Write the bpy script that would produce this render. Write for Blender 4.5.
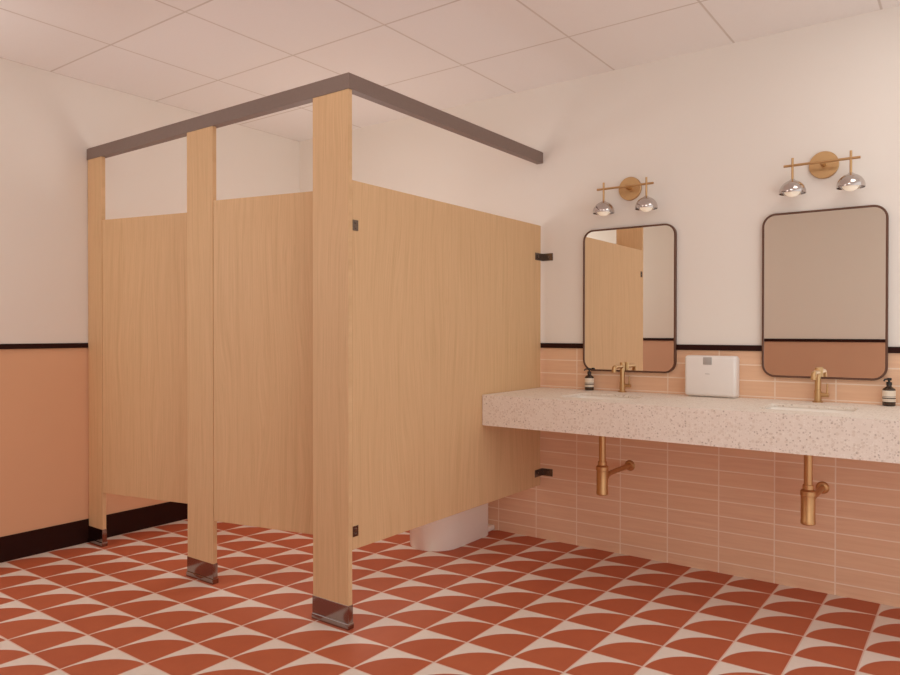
import bpy, bmesh, math
from mathutils import Vector, Matrix

# ------------------------------------------------------------------ clear
for o in list(bpy.data.objects):
    bpy.data.objects.remove(o, do_unlink=True)
scene = bpy.context.scene
COL = scene.collection
PI = math.pi

# ------------------------------------------------------------------ dimensions (metres)
H = 2.56                 # ceiling
XR = 5.0                 # right end of the room; wall left out to let light in
YF = -3.80               # wall opposite the basins
W, D = 2.0084, 1.5592    # cubicle outside size
CT, CB, CD = 0.8605, 0.709, 0.6162   # counter top, apron bottom, depth
TR0, TR1 = 1.0838, 1.1109            # dado trim

# ------------------------------------------------------------------ camera
cam_d = bpy.data.cameras.new('camera')
cam = bpy.data.objects.new('camera', cam_d)
COL.objects.link(cam)
cam_d.sensor_fit = 'HORIZONTAL'
cam_d.sensor_width = 36.0
cam_d.lens = 36.0 * 721.82 / 900.0
cam_d.clip_start = 0.02
yaw, pitch, roll = 0.6321, -0.0078, 0.0006
fw = Vector((-math.sin(yaw) * math.cos(pitch), math.cos(yaw) * math.cos(pitch), math.sin(pitch)))
rt = Vector((math.cos(yaw), math.sin(yaw), 0))
up = rt.cross(fw)
rt2 = math.cos(roll) * rt + math.sin(roll) * up
up2 = math.cos(roll) * up - math.sin(roll) * rt
m = Matrix((rt2, up2, -fw)).transposed().to_4x4()
m.translation = Vector((4.002, -3.6072, 1.1734))
cam.matrix_world = m
scene.camera = cam

# ------------------------------------------------------------------ world, added fill lights, exposure
world = bpy.data.worlds.new('world')
scene.world = world
world.use_nodes = True
world.node_tree.nodes['Background'].inputs[0].default_value = (1.0, 0.95, 0.91, 1)
world.node_tree.nodes['Background'].inputs[1].default_value = 0.78

LAMP = (1.0, 0.93, 0.86)
# added unseen fill lights: flush squares, each filling one cell of the ceiling grid
CEIL_FILLS = [(2.134, -2.055, 1.0), (3.353, -2.055, 2.5), (1.524, -2.664, 1.6), (3.963, -0.836, 2.8)]
for (x, y, e) in CEIL_FILLS:
    ld = bpy.data.lights.new('ceiling_fill', 'AREA')
    ld.shape = 'SQUARE'
    ld.size = 0.58
    ld.energy = e
    ld.color = LAMP
    lo = bpy.data.objects.new('ceiling_fill', ld)
    lo.location = (x, y, H - 0.004)
    COL.objects.link(lo)
# added unseen point fills: inside the cubicle, near the opposite wall, low at right
POINT_FILLS = [(1.05, -0.70, 1.28, 0.36, 9), (0.25, -3.50, 1.70, 0.20, 11), (4.72, -2.90, 0.80, 0.25, 9)]
for (x, y, z, r, e) in POINT_FILLS:
    ld = bpy.data.lights.new('point_fill', 'POINT')
    ld.shadow_soft_size = r
    ld.energy = e
    ld.color = (1.0, 0.97, 0.94)
    lo = bpy.data.objects.new('point_fill', ld)
    lo.location = (x, y, z)
    COL.objects.link(lo)
scene.cycles.diffuse_bounces = 10
scene.cycles.max_bounces = 16

vs = scene.view_settings
vs.view_transform = 'Standard'
vs.look = 'None'
vs.gamma = 1.0
vs.use_curve_mapping = False
vs.exposure = 0.51

# ------------------------------------------------------------------ materials
def new_mat(name):
    mt = bpy.data.materials.new(name)
    mt.use_nodes = True
    nt = mt.node_tree
    return mt, nt, nt.nodes['Principled BSDF']

class N:
    """tiny node-graph helper"""
    def __init__(s, nt): s.nt = nt
    def node(s, t, **kw):
        n = s.nt.nodes.new(t)
        for k, v in kw.items(): setattr(n, k, v)
        return n
    def link(s, a, b): s.nt.links.new(a, b)
    def put(s, sock, v):
        if hasattr(v, 'is_output'): s.link(v, sock)
        else: sock.default_value = v
    def math(s, op, a, b=None, c=None):
        n = s.node('ShaderNodeMath', operation=op)
        s.put(n.inputs[0], a)
        if b is not None: s.put(n.inputs[1], b)
        if c is not None: s.put(n.inputs[2], c)
        return n.outputs[0]
    def mix(s, f, a, b):
        n = s.node('ShaderNodeMix', data_type='RGBA')
        s.put(n.inputs[0], f)
        s.put(n.inputs[6], a if hasattr(a, 'is_output') else (*a, 1))
        s.put(n.inputs[7], b if hasattr(b, 'is_output') else (*b, 1))
        return n.outputs[2]
    def step(s, v, edge, soft):
        """0 below edge, 1 above, soft ramp"""
        n = s.node('ShaderNodeMapRange', interpolation_type='SMOOTHSTEP')
        s.put(n.inputs[0], v)
        n.inputs[1].default_value = edge - soft
        n.inputs[2].default_value = edge + soft
        return n.outputs[0]
    def pos(s):
        g = s.node('ShaderNodeNewGeometry')
        x = s.node('ShaderNodeSeparateXYZ')
        s.link(g.outputs['Position'], x.inputs[0])
        return g.outputs['Position'], x.outputs[0], x.outputs[1], x.outputs[2]
    def obj(s):
        g = s.node('ShaderNodeTexCoord')
        x = s.node('ShaderNodeSeparateXYZ')
        s.link(g.outputs['Object'], x.inputs[0])
        return g.outputs['Object'], x.outputs[0], x.outputs[1], x.outputs[2]
    def vec(s, x, y, z):
        n = s.node('ShaderNodeCombineXYZ')
        s.put(n.inputs[0], x); s.put(n.inputs[1], y); s.put(n.inputs[2], z)
        return n.outputs[0]
    def noise(s, v, scale, detail=2.0, rough=0.5, dist=0.0):
        n = s.node('ShaderNodeTexNoise')
        s.put(n.inputs['Vector'], v)
        n.inputs['Scale'].default_value = scale
        n.inputs['Detail'].default_value = detail
        n.inputs['Roughness'].default_value = rough
        n.inputs['Distortion'].default_value = dist
        return n.outputs['Fac']
    def bump(s, h, strength, dist, bsdf):
        n = s.node('ShaderNodeBump')
        n.inputs['Strength'].default_value = strength
        n.inputs['Distance'].default_value = dist
        s.link(h, n.inputs['Height'])
        s.link(n.outputs[0], bsdf.inputs['Normal'])

def plain(name, col, rough=0.5, metal=0.0, var=0.0, scale=30.0, spec=0.5, emit=None):
    """principled with a little procedural unevenness"""
    mt, nt, b = new_mat(name)
    g = N(nt)
    b.inputs['Roughness'].default_value = rough
    b.inputs['Metallic'].default_value = metal
    b.inputs['Specular IOR Level'].default_value = spec
    if var > 0:
        p, *_ = g.obj()
        f = g.noise(p, scale, 3)
        c2 = tuple(c * (1 - var) for c in col)
        g.link(g.mix(f, c2, col), b.inputs['Base Color'])
    else:
        b.inputs['Base Color'].default_value = (*col, 1)
    if emit:
        b.inputs['Emission Color'].default_value = (*emit[0], 1)
        b.inputs['Emission Strength'].default_value = emit[1]
    return mt

def mat_floor():
    mt, nt, b = new_mat('encaustic_floor_tile')
    g = N(nt)
    p, x, y, z = g.pos()
    T = 0.2033
    u0 = g.math('DIVIDE', g.math('SUBTRACT', x, 0.008), T)
    v0 = g.math('DIVIDE', g.math('SUBTRACT', y, 0.0473), T)
    u = g.math('FRACT', u0); v = g.math('FRACT', v0)
    du = g.math('SUBTRACT', 1.0, u)
    r = g.math('SQRT', g.math('ADD', g.math('MULTIPLY', du, du), g.math('MULTIPLY', v, v)))
    red = g.math('SUBTRACT', 1.0, g.step(r, 0.975, 0.012))
    # joints
    eu = g.math('MINIMUM', u, du)
    ev = g.math('MINIMUM', v, g.math('SUBTRACT', 1.0, v))
    e = g.math('MINIMUM', eu, ev)
    joint = g.math('SUBTRACT', 1.0, g.step(e, 0.012, 0.005))
    n1 = g.noise(p, 9.0, 5, 0.65)
    n2 = g.noise(p, 60.0, 3, 0.6)
    wn = g.node('ShaderNodeTexWhiteNoise', noise_dimensions='2D')
    g.link(g.vec(g.math('FLOOR', u0), g.math('FLOOR', v0), 0.0), wn.inputs['Vector'])
    redc = g.mix(n1, RED_A, RED_B)
    redc = g.mix(g.math('MULTIPLY', wn.outputs['Value'], 0.35), redc, RED_C)
    palec = g.mix(n2, PALE_A, PALE_B)
    c = g.mix(red, palec, redc)
    c = g.mix(joint, c, JOINT)
    g.link(c, b.inputs['Base Color'])
    b.inputs['Roughness'].default_value = 0.55
    b.inputs['Specular IOR Level'].default_value = 0.3
    g.bump(g.math('SUBTRACT', 1.0, joint), 0.15, 0.002, b)
    return mt

def mat_walltile():
    mt, nt, b = new_mat('glazed_wall_tile')
    g = N(nt)
    p, x, y, z = g.pos()
    a = g.math('DIVIDE', g.math('ADD', x, 0.0567), 0.2534)
    c = g.math('DIVIDE', g.math('SUBTRACT', z, 0.0554), 0.0740)
    u = g.math('FRACT', a); v = g.math('FRACT', c)
    eu = g.math('MULTIPLY', g.math('MINIMUM', u, g.math('SUBTRACT', 1.0, u)), 0.2534)
    ev = g.math('MULTIPLY', g.math('MINIMUM', v, g.math('SUBTRACT', 1.0, v)), 0.0740)
    e = g.math('MINIMUM', eu, ev)
    joint = g.math('SUBTRACT', 1.0, g.step(e, 0.0028, 0.0012))
    wn = g.node('ShaderNodeTexWhiteNoise', noise_dimensions='2D')
    g.link(g.vec(g.math('FLOOR', a), g.math('FLOOR', c), 0.0), wn.inputs['Vector'])
    off = g.math('MULTIPLY', wn.outputs['Value'], 13.0)
    st = g.noise(g.vec(g.math('ADD', g.math('MULTIPLY', x, 4.0), off), off, g.math('MULTIPLY', z, 70.0)), 1.0, 3, 0.6, 0.4)
    col = g.mix(st, TILE_A, TILE_B)
    col = g.mix(g.math('MULTIPLY', wn.outputs['Value'], 0.3), col, TILE_C)
    col = g.mix(joint, col, GROUT)
    g.link(col, b.inputs['Base Color'])
    b.inputs['Roughness'].default_value = 0.32
    b.inputs['Specular IOR Level'].default_value = 0.35
    hgt = g.math('ADD', g.math('SUBTRACT', 1.0, joint), g.math('MULTIPLY', st, 0.15))
    g.bump(hgt, 0.25, 0.002, b)
    return mt

def mat_ceiling():
    mt, nt, b = new_mat('ceiling_panel')
    g = N(nt)
    p, x, y, z = g.pos()
    a = g.math('DIVIDE', x, 0.6097)
    c = g.math('DIVIDE', g.math('SUBTRACT', y, 0.0765), 0.6097)
    u = g.math('FRACT', a); v = g.math('FRACT', c)
    e = g.math('MULTIPLY', g.math('MINIMUM', g.math('MINIMUM', u, g.math('SUBTRACT', 1.0, u)),
               g.math('MINIMUM', v, g.math('SUBTRACT', 1.0, v))), 0.6097)
    joint = g.math('SUBTRACT', 1.0, g.step(e, 0.0048, 0.0022))
    n = g.noise(p, 140.0, 2)
    col = g.mix(n, CEIL_A, CEIL_B)
    col = g.mix(joint, col, CEIL_J)
    g.link(col, b.inputs['Base Color'])
    b.inputs['Roughness'].default_value = 0.9
    b.inputs['Specular IOR Level'].default_value = 0.1
    g.bump(g.math('SUBTRACT', 1.0, joint), 0.3, 0.002, b)
    return mt

def mat_wood(axis):
    """light oak laminate, grain along z; axis = the horizontal run of the panel"""
    mt, nt, b = new_mat('oak_laminate_' + axis)
    g = N(nt)
    p, x, y, z = g.pos()
    h = x if axis == 'x' else y
    # slow wander so the grain lines bend into long arches
    wob = g.noise(g.vec(g.math('MULTIPLY', h, 3.0), 2.0, g.math('MULTIPLY', z, 0.55)), 1.0, 2, 0.5)
    hw = g.math('ADD', g.math('MULTIPLY', h, 1.0), g.math('MULTIPLY', wob, 0.25))
    fine = g.noise(g.vec(g.math('MULTIPLY', hw, 190.0), 0.0, g.math('MULTIPLY', z, 2.4)), 1.0, 4, 0.7)
    pore = g.noise(g.vec(g.math('MULTIPLY', hw, 110.0), 3.0, g.math('MULTIPLY', z, 5.0)), 1.0, 3, 0.65)
    mid = g.noise(g.vec(g.math('MULTIPLY', hw, 46.0), 5.0, g.math('MULTIPLY', z, 1.1)), 1.0, 3, 0.6)
    broad = g.noise(g.vec(g.math('MULTIPLY', h, 5.0), 9.0, g.math('MULTIPLY', z, 0.3)), 1.0, 2, 0.5)
    c = g.mix(g.step(fine, 0.5, 0.22), WOOD_A, WOOD_B)
    c = g.mix(g.math('MULTIPLY', g.step(mid, 0.60, 0.12), 0.26), c, WOOD_C)
    c = g.mix(g.math('MULTIPLY', g.step(pore, 0.62, 0.06), 0.22), c, WOOD_C)
    c = g.mix(g.math('MULTIPLY', broad, 0.30), c, WOOD_B)
    g.link(c, b.inputs['Base Color'])
    b.inputs['Roughness'].default_value = 0.5
    b.inputs['Specular IOR Level'].default_value = 0.3
    return mt

def mat_terrazzo():
    mt, nt, b = new_mat('terrazzo')
    g = N(nt)
    p, x, y, z = g.pos()
    c = g.mix(g.noise(p, 35.0, 4, 0.6), TERR_A, TERR_B)
    for scale, thr, pick, col in ((75.0, 0.38, 0.55, TERR_C), (125.0, 0.36, 0.60, TERR_D),
                                  (85.0, 0.27, 0.82, TERR_E), (110.0, 0.34, 0.55, TERR_F)):
        vr = g.node('ShaderNodeTexVoronoi', voronoi_dimensions='3D')
        g.link(p, vr.inputs['Vector'])
        vr.inputs['Scale'].default_value = scale
        sp = g.node('ShaderNodeSeparateColor')
        g.link(vr.outputs['Color'], sp.inputs[0])
        sel = g.math('GREATER_THAN', sp.outputs[0], pick)
        size = g.math('ADD', thr - 0.12, g.math('MULTIPLY', sp.outputs[1], 0.24))
        inside = g.math('LESS_THAN', vr.outputs['Distance'], size)
        c = g.mix(g.math('MULTIPLY', g.math('MULTIPLY', sel, inside), 0.62), c, col)
    g.link(c, b.inputs['Base Color'])
    b.inputs['Roughness'].default_value = 0.55
    b.inputs['Specular IOR Level'].default_value = 0.3
    return mt

def mat_label():
    """cream paper wrap with dark printed bands"""
    mt, nt, b = new_mat('printed_paper_label')
    g = N(nt)
    p, x, y, z = g.obj()
    bands = None
    for z0, z1 in ((0.0310, 0.0362), (0.0395, 0.0415)):
        k = g.math('MULTIPLY', g.math('GREATER_THAN', z, z0), g.math('LESS_THAN', z, z1))
        bands = k if bands is None else g.math('MAXIMUM', bands, k)
    # short broken dashes of small print between the bands
    k = g.math('MULTIPLY', g.math('GREATER_THAN', z, 0.0245), g.math('LESS_THAN', z, 0.0258))
    bands = g.math('MAXIMUM', bands, g.math('MULTIPLY', k, 0.6))
    g.link(g.mix(bands, (0.80, 0.72, 0.60), (0.07, 0.045, 0.03)), b.inputs['Base Color'])
    b.inputs['Roughness'].default_value = 0.6
    return mt

# base colours (albedo, linear)
CREAM = (0.86, 0.83, 0.78)
PINK = (0.79, 0.485, 0.30)
MAROON = (0.026, 0.006, 0.004)
RED_A, RED_B, RED_C = (0.42, 0.105, 0.050), (0.52, 0.140, 0.062), (0.40, 0.085, 0.040)
PALE_A, PALE_B, JOINT = (0.72, 0.64, 0.57), (0.80, 0.72, 0.66), (0.72, 0.50, 0.42)
TILE_A, TILE_B, TILE_C, GROUT = (0.72, 0.43, 0.285), (0.90, 0.63, 0.43), (0.84, 0.54, 0.33), (0.93, 0.74, 0.60)
CEIL_A, CEIL_B, CEIL_J = (0.85, 0.84, 0.83), (0.88, 0.87, 0.86), (0.66, 0.62, 0.58)
WOOD_A, WOOD_B, WOOD_C = (0.62, 0.405, 0.215), (0.73, 0.49, 0.275), (0.45, 0.26, 0.12)
TERR_A, TERR_B = (0.78, 0.70, 0.62), (0.88, 0.82, 0.74)
TERR_C, TERR_D, TERR_E, TERR_F = (0.70, 0.61, 0.52), (0.60, 0.52, 0.45), (0.40, 0.32, 0.26), (0.92, 0.87, 0.80)

M = {}
M['floor'] = mat_floor()
M['tile'] = mat_walltile()
M['ceiling'] = mat_ceiling()
M['wood_x'] = mat_wood('x')
M['wood_y'] = mat_wood('y')
M['terrazzo'] = mat_terrazzo()
M['label'] = mat_label()
M['cream'] = plain('cream_wall_paint', CREAM, 0.85, var=0.02, scale=4, spec=0.2)
M['pink'] = plain('terracotta_pink_paint', PINK, 0.8, var=0.04, scale=6, spec=0.2)
M['shaded_cream'] = plain('shaded_cream_paint', (0.70, 0.65, 0.575), 0.85, var=0.02, scale=4, spec=0.2)  # cream darkened: the opposite wall's dimmer light put into its colour
M['shaded_pink'] = plain('shaded_pink_paint', (0.57, 0.34, 0.22), 0.8, var=0.04, scale=6, spec=0.2)  # lower pink darkened likewise, shade painted into the colour
M['maroon'] = plain('dark_maroon_trim', MAROON, 0.5, spec=0.15)
M['rail'] = plain('brown_grey_rail', (0.225, 0.160, 0.135), 0.5, var=0.12, scale=60)
M['chrome'] = plain('chrome', (0.60, 0.55, 0.53), 0.10, 1.0, var=0.03)
M['shoe'] = plain('polished_shoe_metal', (0.32, 0.25, 0.23), 0.12, 1.0, var=0.03)
M['steel'] = plain('dark_steel', (0.22, 0.17, 0.14), 0.25, 1.0, var=0.1)
M['brass'] = plain('satin_brass', (0.62, 0.40, 0.20), 0.38, 1.0, var=0.10, scale=80)
M['aged_brass'] = plain('aged_brass', (0.62, 0.36, 0.17), 0.42, 1.0, var=0.12, scale=40)
M['globe'] = plain('opal_glass_globe', (0.9, 0.86, 0.78), 0.3, emit=((1.0, 0.80, 0.58), 0.2))
M['frame'] = plain('dark_bronze_frame', (0.13, 0.055, 0.030), 0.45, 0.0, var=0.15)
M['mirror'] = plain('mirror_glass', (0.93, 0.91, 0.87), 0.005, 1.0)
M['porcelain'] = plain('white_porcelain', (0.92, 0.88, 0.82), 0.22, var=0.02)
M['plastic'] = plain('white_plastic', (0.86, 0.83, 0.80), 0.35, var=0.02)
M['grey_plastic'] = plain('grey_plastic', (0.45, 0.42, 0.40), 0.3, var=0.05)
M['amber'] = plain('dark_amber_glass', (0.050, 0.026, 0.014), 0.12, var=0.3, scale=40)
M['black'] = plain('black_plastic', (0.015, 0.010, 0.009), 0.35, var=0.1)

# ------------------------------------------------------------------ mesh helpers
def BM(): return bmesh.new()

def box(bm, x0, x1, y0, y1, z0, z1, bevel=0.0, seg=2, mat=0):
    r = bmesh.ops.create_cube(bm, size=1.0)
    vs_ = r['verts']
    for v in vs_:
        v.co = Vector(((x0 + x1) / 2 + v.co.x * (x1 - x0), (y0 + y1) / 2 + v.co.y * (y1 - y0), (z0 + z1) / 2 + v.co.z * (z1 - z0)))
    fs = {f for v in vs_ for f in v.link_faces}
    for f in fs: f.material_index = mat
    if bevel > 0:
        es = list({e for v in vs_ for e in v.link_edges})
        bmesh.ops.bevel(bm, geom=es, offset=bevel, segments=seg, profile=0.5, affect='EDGES')
    return bm

def lathe(bm, prof, seg=32, cx=0, cy=0, axis='z', origin=(0, 0, 0)):
    """revolve (r, t) profile around an axis through origin"""
    O = Vector(origin)
    rings = []
    def place(r, t, a):
        c, s = r * math.cos(a), r * math.sin(a)
        if axis == 'z': return O + Vector((c, s, t))
        if axis == 'y': return O + Vector((c, t, s))
        return O + Vector((t, c, s))
    for (r, t) in prof:
        if r <= 1e-7: rings.append([bm.verts.new(place(0, t, 0))])
        else: rings.append([bm.verts.new(place(r, t, 2 * PI * i / seg)) for i in range(seg)])
    for A, B in zip(rings, rings[1:]):
        for i in range(seg):
            j = (i + 1) % seg
            if len(A) == 1 and len(B) == 1: continue
            if len(A) == 1: bm.faces.new((A[0], B[i], B[j]))
            elif len(B) == 1: bm.faces.new((A[i], B[0], A[j]))
            else: bm.faces.new((A[i], B[i], B[j], A[j]))
    return bm

def tube(bm, pts, r, seg=16, cap=True):
    """round tube along a polyline; r scalar or list"""
    pts = [Vector(p) for p in pts]
    n = len(pts)
    rs = r if isinstance(r, (list, tuple)) else [r] * n
    T = []
    for i in range(n):
        a = pts[max(i - 1, 0)]; b = pts[min(i + 1, n - 1)]
        T.append((b - a).normalized())
    ref = Vector((0, 0, 1)) if abs(T[0].z) < 0.9 else Vector((1, 0, 0))
    nrm = (ref - T[0] * ref.dot(T[0])).normalized()
    rings = []
    for i in range(n):
        nrm = (nrm - T[i] * nrm.dot(T[i])).normalized()
        bi = T[i].cross(nrm)
        rings.append([bm.verts.new(pts[i] + rs[i] * (math.cos(2 * PI * k / seg) * nrm + math.sin(2 * PI * k / seg) * bi)) for k in range(seg)])
    for A, B in zip(rings, rings[1:]):
        for k in range(seg):
            j = (k + 1) % seg
            bm.faces.new((A[k], A[j], B[j], B[k]))
    if cap:
        bm.faces.new(list(reversed(rings[0]))); bm.faces.new(rings[-1])
    return bm

def bend(p0, corner, p1, r, n=6):
    """points p0 -> rounded corner -> p1"""
    p0, c, p1 = Vector(p0), Vector(corner), Vector(p1)
    a = c + (p0 - c).normalized() * r
    b = c + (p1 - c).normalized() * r
    out = [p0]
    for i in range(n + 1):
        t = i / n
        out.append((1 - t) ** 2 * a + 2 * t * (1 - t) * c + t * t * b)
    out.append(p1)
    return out

def rrect(x0, x1, y0, y1, r, n=6):
    """rounded rectangle outline, counter-clockwise"""
    out = []
    for cx, cy, a0 in ((x1 - r, y1 - r, 0), (x0 + r, y1 - r, PI / 2), (x0 + r, y0 + r, PI), (x1 - r, y0 + r, 1.5 * PI)):
        for i in range(n + 1):
            a = a0 + PI / 2 * i / n
            out.append((cx + r * math.cos(a), cy + r * math.sin(a)))
    return out

def loft(bm, loops, close=False, cap0=False, cap1=False):
    R = [[bm.verts.new(p) for p in l] for l in loops]
    n = len(R[0])
    prs = list(zip(R, R[1:]))
    if close: prs.append((R[-1], R[0]))
    for A, B in prs:
        for k in range(n):
            j = (k + 1) % n
            bm.faces.new((A[k], A[j], B[j], B[k]))
    if cap0: bm.faces.new(list(reversed(R[0])))
    if cap1: bm.faces.new(R[-1])
    return bm

def obj(name, bm, mats, parent=None, smooth=False, angle=35):
    """link a bmesh (built in world coordinates) as one mesh object; origin at its parent's origin"""
    bmesh.ops.recalc_face_normals(bm, faces=bm.faces[:])
    off = Vector((0, 0, 0))
    if parent is not None:
        q = parent
        while q is not None:
            off += q.location; q = q.parent
    for v in bm.verts: v.co -= off
    me = bpy.data.meshes.new(name)
    bm.to_mesh(me); bm.free()
    for mt in (mats if isinstance(mats, (list, tuple)) else [mats]): me.materials.append(mt)
    if smooth:
        for p in me.polygons: p.use_smooth = True
        me.set_sharp_from_angle(angle=math.radians(angle))
    o = bpy.data.objects.new(name, me)
    COL.objects.link(o)
    if parent is not None: o.parent = parent
    return o

def thing(name, label, cat, loc, group=None):
    o = bpy.data.objects.new(name, None)
    o.empty_display_size = 0.05
    o.location = loc
    COL.objects.link(o)
    o['label'] = label; o['category'] = cat
    if group: o['group'] = group
    return o

def struct(name, bm, mats):
    o = obj(name, bm, mats)
    o['kind'] = 'structure'
    return o

def copy_tree(o, parent=None):
    c = o.copy()
    COL.objects.link(c)
    if parent is not None: c.parent = parent
    for ch in [q for q in bpy.data.objects if q.parent is o]:
        copy_tree(ch, c)
    return c

# ------------------------------------------------------------------ room shell
bm = BM(); box(bm, -0.1, XR + 0.1, YF - 0.1, 0.1, -0.1, 0.0)
struct('floor', bm, M['floor'])
bm = BM(); box(bm, -0.1, XR + 0.1, YF - 0.1, 0.1, H, H + 0.1)
struct('ceiling', bm, M['ceiling'])
def wall(name, x0, x1, y0, y1, low, high=None):
    bm = BM()
    box(bm, x0, x1, y0, y1, 0, TR0 + 0.012, mat=1)
    box(bm, x0, x1, y0, y1, TR0 + 0.012, H, mat=0)
    struct(name, bm, [high or M['cream'], low])
wall('wall_back', 0, XR, 0, 0.1, M['tile'])
LY = -2.40               # left wall cut short here, a made-up opening to let light in
wall('wall_left', -0.1, 0, LY, 0.1, M['pink'])
FX0, FX1 = 0.0, 3.45     # opposite wall; made-up gap at its right to let light in
wall('wall_front', FX0, FX1, YF - 0.1, YF, M['shaded_pink'], M['shaded_cream'])
t = 0.010
bm = BM(); box(bm, t, XR - t, -t, 0, TR0, TR1, 0.002); struct('trim_1', bm, M['maroon'])
bm = BM(); box(bm, 0, t, LY, 0, TR0, TR1, 0.002); struct('trim_2', bm, M['maroon'])
bm = BM(); box(bm, FX0, FX1, YF, YF + t, TR0, TR1, 0.002); struct('trim_3', bm, M['maroon'])
BB = 0.1306
t = 0.006
bm = BM(); box(bm, 0, t, LY, 0, 0, BB, 0.0015); struct('baseboard_left', bm, M['maroon'])
bm = BM(); box(bm, FX0, FX1, YF, YF + t, 0, BB, 0.0015); struct('baseboard_front', bm, M['maroon'])

# ------------------------------------------------------------------ toilet cubicle
cub = thing('toilet_cubicle', 'oak-look toilet cubicle with two doors and brown top rail, in the left corner', 'toilet cubicle', (W / 2, -D / 2, 0))
PT = 0.022            # pilaster thickness
RB, RT = 2.1255, 2.189
def pilaster(x0, x1):
    bm = BM()
    box(bm, x0, x1, -D, -D + PT, 0.012, RB, 0.0012, 1)
    p = obj('pilaster', bm, M['wood_x'], cub)
    # folded metal shoe: sleeve, kick lip and base plate
    bm = BM()
    e = 0.0018
    box(bm, x0 - e, x1 + e, -D - e, -D + PT + e, 0.022, 0.094, 0.0008, 1)
    box(bm, x0 - 0.003, x1 + 0.003, -D - 0.006, -D + PT + 0.006, 0.0, 0.0235, 0.0015, 1)
    s = obj('shoe', bm, M['shoe'], p)
    s['label'] = 'polished metal shoe at foot of pilaster'
    return p
pilaster(0.010, 0.1560)
pilaster(0.9392, 1.1400)
pilaster(1.8067, W)

def door(hx, w):
    """leaf hung on the left pilaster, standing a little open into the cubicle"""
    bm = BM()
    box(bm, hx + 0.002, hx + 0.002 + w, -D + 0.002, -D + 0.022, 0.2945, 1.7802, 0.0012, 1)
    bmesh.ops.rotate(bm, verts=bm.verts[:], cent=Vector((hx, -D + 0.002, 0)), matrix=Matrix.Rotation(0.2122, 3, 'Z'))
    d = obj('door', bm, M['wood_x'], cub)
    for z in (0.42, 1.66):      # hinge knuckles on the inside corner
        bm = BM()
        lathe(bm, [(0, z - 0.04), (0.008, z - 0.04), (0.008, z + 0.04), (0, z + 0.04)], 12, origin=(hx + 0.001, -D + 0.034, 0))
        obj('hinge', bm, M['steel'], d, True)
    # bolt housing on the inner face by the free edge
    bm = BM()
    box(bm, hx + w - 0.09, hx + w - 0.01, -D + 0.021, -D + 0.035, 1.00, 1.06, 0.004)
    bmesh.ops.rotate(bm, verts=bm.verts[:], cent=Vector((hx, -D + 0.002, 0)), matrix=Matrix.Rotation(0.2122, 3, 'Z'))
    obj('latch', bm, M['steel'], d)
door(0.1560, 0.748)
door(1.1400, 0.655)

bm = BM()
box(bm, W - 0.025, W, -D + PT + 0.0005, -0.0195, 0.3098, 1.7716, 0.0012, 1)
side = obj('side_panel', bm, M['wood_y'], cub)
for z0, z1 in ((1.574, 1.616), (0.361, 0.403)):
    # angle bracket to the corner pilaster (its face shows as a small square)
    bm = BM()
    box(bm, W, W + 0.003, -D + PT + 0.001, -D + PT + 0.032, z0, z1, 0.0008, 1)
    for zz in (z0 + 0.011, z1 - 0.011):
        lathe(bm, [(0.0045, W + 0.003), (0.0045, W + 0.0045), (0.003, W + 0.0055), (0, W + 0.0055)], 12, axis='x', origin=(0, -D + PT + 0.0165, zz))
    obj('pilaster_bracket', bm, M['steel'], side)
    # angle bracket to the tiled wall
    bm = BM()
    box(bm, W, W + 0.0045, -0.085, -0.0005, z0, z1 - 0.001, 0.001, 1)
    box(bm, W, W + 0.068, -0.0045, -0.0003, z0, z1 - 0.001, 0.001, 1)
    lathe(bm, [(0.006, W + 0.0045), (0.006, W + 0.007), (0.004, W + 0.009), (0, W + 0.009)], 14, axis='x', origin=(0, -0.055, (z0 + z1) / 2))
    lathe(bm, [(0.006, -0.0045), (0.006, -0.007), (0.004, -0.009), (0, -0.009)], 14, axis='y', origin=(W + 0.042, 0, (z0 + z1) / 2))
    wb = obj('wall_bracket', bm, M['steel'], side)

# top rail: one L-shaped channel from the left wall round the corner to the back wall
def rail_mesh():
    bm = BM()
    th = 0.040
    def sec(o):     # section corners: (outward offset, z); small chamfers on top
        c = 0.004
        return [(0, RB), (th, RB), (th, RT - c), (th - c, RT), (c, RT), (0, RT - c)]
    yo = -D - 0.002 + th     # inner line of the front run
    xo = W + 0.004 - th      # inner line of the side run
    loops = []
    S = sec(0)
    loops.append([(0.004, yo - o, z - (0.010 if z > RT - 0.002 else 0)) for o, z in S])
    loops.append([(0.016, yo - o, z) for o, z in S])
    loops.append([(xo + o, yo - o, z) for o, z in S])
    loops.append([(xo + o, -0.012, z) for o, z in S])
    loops.append([(xo + o, -0.001, z - (0.010 if z > RT - 0.002 else 0)) for o, z in S])
    loft(bm, loops, cap0=True, cap1=True)
    return bm
hr = obj('head_rail', rail_mesh(), M['rail'], cub)
hr['label'] = 'brown-grey metal rail along the cubicle top'

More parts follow.
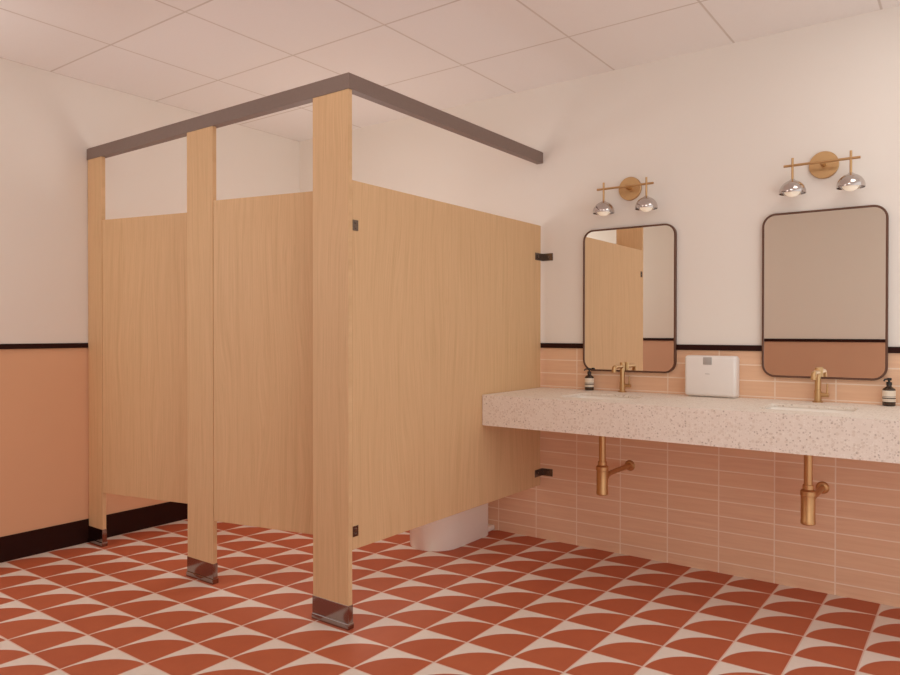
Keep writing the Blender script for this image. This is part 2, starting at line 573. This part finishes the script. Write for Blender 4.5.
# ------------------------------------------------------------------ toilet
tx = 1.583
toi = thing('toilet', 'white ceramic toilet base showing below the cubicle side panel', 'toilet', (tx, -0.33, 0))
def stad(hw, y0, y1, z, n=14):
    """D-shaped outline: straight back at y1, rounded front at y0"""
    out = []
    for i in range(n + 1):
        a = PI + PI * i / n
        out.append((tx + hw * math.cos(a), y0 + hw * 1.05 + hw * 1.05 * math.sin(a), z))
    r = 0.02
    for cx, a0 in ((tx + hw - r, 0.0), (tx - hw + r, PI / 2)):
        for i in range(4):
            a = a0 + PI / 2 * i / 3
            out.append((cx + r * math.cos(a), y1 - r + r * math.sin(a), z))
    return out
bm = BM()
loft(bm, [stad(0.144, -0.578, -0.120, 0.0), stad(0.147, -0.580, -0.117, 0.006), stad(0.147, -0.582, -0.117, 0.30),
          stad(0.165, -0.620, -0.075, 0.36), stad(0.178, -0.650, -0.070, 0.395), stad(0.176, -0.648, -0.072, 0.402)], cap0=True, cap1=True)
obj('base', bm, M['porcelain'], toi, True)
bm = BM()
loft(bm, [stad(0.180, -0.655, -0.235, 0.4025), stad(0.184, -0.660, -0.233, 0.408), stad(0.184, -0.660, -0.233, 0.418), stad(0.180, -0.655, -0.236, 0.4215)], cap0=True, cap1=True)
obj('seat', bm, M['plastic'], toi, True)
bm = BM()
loft(bm, [stad(0.178, -0.652, -0.240, 0.422), stad(0.182, -0.656, -0.238, 0.428), stad(0.180, -0.652, -0.238, 0.438), stad(0.150, -0.60, -0.26, 0.444)], cap0=True, cap1=True)
obj('seat_lid', bm, M['plastic'], toi, True)
bm = BM(); box(bm, tx - 0.19, tx + 0.19, -0.215, -0.022, 0.4025, 0.76, 0.02, 3)
tank = obj('tank', bm, M['porcelain'], toi, True)
bm = BM(); box(bm, tx - 0.198, tx + 0.198, -0.223, -0.014, 0.7605, 0.79, 0.008, 3)
obj('tank_lid', bm, M['porcelain'], toi, True)
bm = BM(); lathe(bm, [(0.02, 0.79), (0.02, 0.795), (0.017, 0.797), (0, 0.797)], 20, origin=(tx, -0.12, 0))
obj('flush_button', bm, M['chrome'], tank, True)
bm = BM()
box(bm, tx - 0.10, tx + 0.115, -0.1175, -0.006, 0.0, 0.034, 0.012, 3)
foot = obj('outlet_foot', bm, M['porcelain'], toi, True)

# ------------------------------------------------------------------ vanity counter (terrazzo, two basin cut-outs)
SX = (2.5305, 3.4395)         # basin / mirror centres
SY0, SY1 = -0.475, -0.215
SHW = 0.168
def counter_mesh():
    bm = BM()
    x0, x1 = W + 0.0035, XR - 0.001
    yb = -0.0005
    yf = -CD
    zt, zs = CT, CT - 0.012
    outer = [(x0, yf), (x1, yf), (x1, yb), (x0, yb)]
    holes = [rrect(c - SHW, c + SHW, SY0, SY1, 0.028, 5) for c in SX]
    for z in (zt, zs):
        es = []
        for lp in [outer] + holes:
            vsx = [bm.verts.new((px, py, z)) for px, py in lp]
            for i in range(len(vsx)): es.append(bm.edges.new((vsx[i], vsx[(i + 1) % len(vsx)])))
        bmesh.ops.triangle_fill(bm, use_beauty=True, edges=es)
    # hole walls
    for hp in holes:
        loft(bm, [[(px, py, zt) for px, py in hp], [(px, py, zs) for px, py in hp]])
    # outer skirt: front apron, left end, back and right edges
    w = 0.022
    loft(bm, [[(px, py, zt) for px, py in outer], [(px, py, CB) for px, py in outer],
              [(x0 + w, yf + w, CB), (x1 - w, yf + w, CB), (x1 - w, yb - w, CB), (x0 + w, yb - w, CB)],
              [(x0 + w, yf + w, zs - 0.0001), (x1 - w, yf + w, zs - 0.0001), (x1 - w, yb - w, zs - 0.0001), (x0 + w, yb - w, zs - 0.0001)]])
    bmesh.ops.remove_doubles(bm, verts=bm.verts[:], dist=0.00005)
    return bm
ctr = obj('vanity_counter', counter_mesh(), M['terrazzo'])
ctr['label'] = 'long pale terrazzo counter with thick apron along the tiled wall'
ctr['category'] = 'counter'

def make_sink(cx):
    s = thing('sink', '', 'sink', (cx, (SY0 + SY1) / 2, 0.70), 'undermount basins in the terrazzo counter')
    e = 0.004; zt = CT - 0.0125
    def rr(g, z, r): return [(px, py, z) for px, py in rrect(cx - SHW + g, cx + SHW - g, SY0 + g, SY1 - g, r, 5)]
    bm = BM()
    loft(bm, [rr(-0.016, zt, 0.04), rr(-e, zt, 0.03), rr(0.002, zt - 0.01, 0.03), rr(0.010, zt - 0.085, 0.035), rr(0.022, zt - 0.105, 0.045), rr(0.06, zt - 0.110, 0.05)], cap1=True)
    loft(bm, [rr(-0.016, zt, 0.04), rr(-0.016, zt - 0.008, 0.04), rr(-0.004, zt - 0.012, 0.035), rr(0.002, zt - 0.09, 0.04), rr(0.02, zt - 0.116, 0.05)], cap1=True)
    bmesh.ops.remove_doubles(bm, verts=bm.verts[:], dist=0.0001)
    obj('basin', bm, M['porcelain'], s, True)
    bm = BM()
    lathe(bm, [(0.028, zt - 0.1098), (0.028, zt - 0.107), (0.024, zt - 0.1055), (0.010, zt - 0.1060), (0, zt - 0.1060)], 24, origin=(cx, (SY0 + SY1) / 2, 0))
    obj('drain', bm, M['brass'], s, True)
    return s
s1 = make_sink(SX[0])
s1['label'] = 'white undermount sink nearer the cubicle, below the mirror that reflects oak panelling'
s2 = copy_tree(s1); s2.location.x += SX[1] - SX[0]
s2['label'] = 'white undermount sink on the right, below the mirror beyond the towel dispenser'

# ------------------------------------------------------------------ brass bottle traps under the counter
def make_trap(cx):
    ty = (SY0 + SY1) / 2
    s = thing('bottle_trap', '', 'pipe', (cx, ty, 0.38), 'brass traps under the counter')
    bm = BM()
    tube(bm, [(cx, ty, 0.530), (cx, ty, 0.7075)], 0.0165, 20)
    obj('tail_pipe', bm, M['aged_brass'], s, True)
    bm = BM()
    lathe(bm, [(0, 0.383), (0.026, 0.383), (0.0285, 0.386), (0.0285, 0.400), (0.0275, 0.402), (0.0275, 0.500), (0.030, 0.502), (0.030, 0.520),
               (0.026, 0.524), (0.021, 0.528), (0.021, 0.545), (0.0166, 0.546)], 28, origin=(cx, ty, 0))
    obj('trap_body', bm, M['aged_brass'], s, True)
    bm = BM()
    tube(bm, bend((cx, ty + 0.024, 0.440), (cx, ty + 0.06, 0.474), (cx, -0.012, 0.474), 0.03), 0.0125, 16)
    obj('outlet_pipe', bm, M['aged_brass'], s, True)
    bm = BM()
    lathe(bm, [(0.0126, -0.012), (0.022, -0.010), (0.028, -0.002), (0.028, -0.0006), (0, -0.0006)], 24, axis='y', origin=(cx, 0, 0.474))
    obj('wall_flange', bm, M['aged_brass'], s, True)
    return s
t1 = make_trap(SX[0])
t1['label'] = 'brass bottle trap under the counter nearer the cubicle'
t2 = copy_tree(t1); t2.location.x += SX[1] - SX[0]
t2['label'] = 'brass bottle trap under the counter farther from the cubicle, at right'

# ------------------------------------------------------------------ brass faucets
def make_faucet(cx):
    fx, fy = cx - 0.024, -0.045
    s = thing('faucet', '', 'faucet', (fx, fy, CT), 'brass faucets on the counter')
    bm = BM()
    lathe(bm, [(0, CT + 0.0003), (0.022, CT + 0.0003), (0.022, CT + 0.004), (0.019, CT + 0.006), (0.0145, CT + 0.0065), (0, CT + 0.0065)], 28, origin=(fx, fy, 0))
    obj('base_plate', bm, M['brass'], s, True)
    bm = BM()
    lathe(bm, [(0, CT + 0.006), (0.0145, CT + 0.006), (0.0145, CT + 0.052), (0.0125, CT + 0.054), (0.0125, CT + 0.153), (0.0115, CT + 0.155), (0, CT + 0.155)], 24, origin=(fx, fy, 0))
    obj('column', bm, M['brass'], s, True)
    bm = BM()
    tube(bm, bend((fx, fy - 0.009, CT + 0.134), (fx, fy - 0.108, CT + 0.134), (fx, fy - 0.108, CT + 0.112), 0.016), 0.0105, 18)
    sp = obj('spout', bm, M['brass'], s, True)
    bm = BM()
    lathe(bm, [(0.0108, CT + 0.106), (0.0118, CT + 0.107), (0.0118, CT + 0.115), (0.0108, CT + 0.116)], 18, origin=(fx, fy - 0.108, 0))
    obj('aerator', bm, M['brass'], sp, True)
    bm = BM()
    tube(bm, [(fx + 0.012, fy, CT + 0.034), (fx + 0.044, fy, CT + 0.034)], 0.0095, 16)
    tube(bm, [(fx + 0.036, fy, CT + 0.038), (fx + 0.038, fy, CT + 0.085)], [0.0042, 0.0036], 12)
    obj('handle', bm, M['brass'], s, True)
    return s
f1 = make_faucet(SX[0])
f1['label'] = 'brass faucet on the counter between the left soap bottle and the towel dispenser'
f2 = copy_tree(f1); f2.location.x = 3.4255
f2['label'] = 'brass faucet on the counter between the towel dispenser and the right soap bottle'

# ------------------------------------------------------------------ soap bottles
def make_bottle(bx, by):
    s = thing('soap_bottle', '', 'soap bottle', (bx, by, CT), 'amber pump bottles on the counter')
    bm = BM()
    lathe(bm, [(0, CT + 0.0004), (0.020, CT + 0.0004), (0.0240, CT + 0.003), (0.0245, CT + 0.007), (0.0245, CT + 0.067), (0.0228, CT + 0.073),
               (0.0165, CT + 0.0775), (0.0105, CT + 0.082), (0.0098, CT + 0.085), (0.0098, CT + 0.088), (0, CT + 0.088)], 28, origin=(bx, by, 0))
    obj('bottle', bm, M['amber'], s, True)
    bm = BM()
    lathe(bm, [(0.0247, CT + 0.019), (0.0250, CT + 0.0192), (0.0250, CT + 0.0658), (0.0247, CT + 0.066)], 32, origin=(bx, by, 0))
    o = obj('paper_label', bm, M['label'], s, True)
    o['label'] = 'cream paper label with dark bands'
    bm = BM()
    lathe(bm, [(0, CT + 0.0885), (0.0112, CT + 0.0885), (0.0112, CT + 0.100), (0.0085, CT + 0.102), (0.0045, CT + 0.1025), (0.0045, CT + 0.108),
               (0.0095, CT + 0.109), (0.0100, CT + 0.116), (0.0080, CT + 0.119), (0, CT + 0.119)], 20, origin=(bx, by, 0))
    tube(bm, bend((bx - 0.002, by - 0.004, CT + 0.114), (bx - 0.014, by - 0.024, CT + 0.114), (bx - 0.016, by - 0.027, CT + 0.106), 0.004, 4), 0.0035, 10)
    p = obj('pump', bm, M['black'], s, True)
    return s
b1 = make_bottle(2.318, -0.042)
b1['label'] = 'dark amber pump bottle with cream label on the counter beside the cubicle panel'
b2 = copy_tree(b1); b2.location.x = 3.697
b2['label'] = 'dark amber pump bottle with cream label on the counter right of the right-hand faucet'

# ------------------------------------------------------------------ paper towel dispenser
dx0, dx1 = 2.848, 3.088
dsp = thing('paper_towel_dispenser', 'white paper towel dispenser standing on the counter between the two faucets', 'towel dispenser', (2.970, -0.052, CT))
bm = BM(); box(bm, dx0 + 0.006, dx1 - 0.006, -0.082, -0.0015, CT + 0.0006, 1.054, 0.010, 3)
obj('back_case', bm, M['plastic'], dsp, True)
bm = BM(); box(bm, dx0, dx1, -0.102, -0.030, CT + 0.006, 1.060, 0.014, 4)
cov = obj('front_cover', bm, M['plastic'], dsp, True)
bm = BM(); box(bm, 2.937, 2.979, -0.1045, -0.098, 1.017, 1.053, 0.0035, 2)
lk = obj('lock_plate', bm, M['grey_plastic'], cov, True)
lk['label'] = 'small grey lock plate near the top'
bm = BM(); box(bm, 2.947, 2.969, -0.1030, -0.1015, 0.972, 0.9745, 0.0005, 1)
obj('embossed_mark', bm, M['grey_plastic'], cov)

# ------------------------------------------------------------------ mirrors
def make_mirror(cx):
    hw = 0.2530; z0, z1 = 0.9645, 1.7215
    s = thing('mirror', '', 'mirror', (cx, -0.015, z0), 'rounded mirrors above the counter')
    fr, R = 0.0088, 0.058
    def rr(g, y): return [(px, y, pz) for px, pz in rrect(cx - hw + g, cx + hw - g, z0 + g, z1 - g, R - g, 10)]
    bm = BM()
    loft(bm, [rr(0, -0.0012), rr(0, -0.0215), rr(0.0015, -0.023), rr(fr - 0.0015, -0.023), rr(fr, -0.0215), rr(fr, -0.0012)], close=True)
    obj('frame', bm, M['frame'], s, True)
    bm = BM()
    loft(bm, [rr(fr + 0.0003, -0.004), rr(fr + 0.0003, -0.0185)], cap0=True, cap1=True)
    obj('glass', bm, M['mirror'], s)
    return s
m1 = make_mirror(2.5232)
m1['label'] = 'rounded dark-framed mirror next to the cubicle, reflecting its oak panel'
m2 = copy_tree(m1); m2.location.x = 3.4365
m2['label'] = 'rounded dark-framed mirror at right, reflecting only the painted opposite wall'

# ------------------------------------------------------------------ wall sconces
def make_sconce(cx):
    zc = 1.921
    yb = -0.080
    s = thing('wall_sconce', '', 'wall lamp', (cx, -0.01, zc), 'brass two-light sconces above the mirrors')
    bm = BM()
    lathe(bm, [(0, -0.0006), (0.0605, -0.0006), (0.0605, -0.013), (0.0585, -0.015), (0, -0.015)], 48, axis='y', origin=(cx, 0, zc))
    obj('wall_plate', bm, M['brass'], s, True)
    bm = BM()
    lathe(bm, [(0, -0.0148), (0.010, -0.0148), (0.010, yb + 0.002), (0, yb + 0.002)], 18, axis='y', origin=(cx, 0, zc))
    tube(bm, [(cx - 0.152, yb, zc), (cx + 0.152, yb, zc)], 0.0058, 14)
    bar = obj('cross_bar', bm, M['brass'], s, True)
    for sx in (-0.1155, 0.1155):
        x = cx + sx
        bm = BM()
        tube(bm, [(x, yb, zc + 0.033), (x, yb, zc - 0.066)], 0.0052, 14)
        obj('stem', bm, M['brass'], s, True)
        R = 0.056
        zr = zc - 0.122
        bm = BM()
        outer = [(0.008, zr + 0.060), (0.010, zr + 0.058)] + [(R * math.cos(a), zr + R * math.sin(a)) for a in [PI / 2 * (1 - i / 10) for i in range(2, 11)]]
        outer += [(R, zr - 0.004)]
        inner = [(R - 0.002, zr - 0.004)] + [((R - 0.002) * math.cos(a), zr + (R - 0.002) * math.sin(a)) for a in [PI / 2 * i / 10 for i in range(0, 9)]] + [(0.0, zr + 0.050)]
        lathe(bm, [(0, zr + 0.060)] + outer + inner, 40, origin=(x, yb, 0))
        sh = obj('shade', bm, M['chrome'], s, True, 60)
        sh['label'] = 'chrome dome shade'
        bm = BM()
        rg = 0.037
        zg = zr + 0.018
        lathe(bm, [(0, zg - rg)] + [(rg * math.sin(a), zg - rg * math.cos(a)) for a in [PI * i / 16 for i in range(1, 15)]] + [(0.012, zg + rg * 0.96), (0, zg + rg * 0.96)], 32, origin=(x, yb, 0))
        gl = obj('globe', bm, M['globe'], sh, True)
        gl['label'] = 'white glass globe'
    return s
q1 = make_sconce(SX[0])
q1['label'] = 'brass two-light wall sconce above the mirror next to the cubicle'
q2 = copy_tree(q1); q2.location.x = SX[1]
q2['label'] = 'brass two-light wall sconce above the mirror at the right'
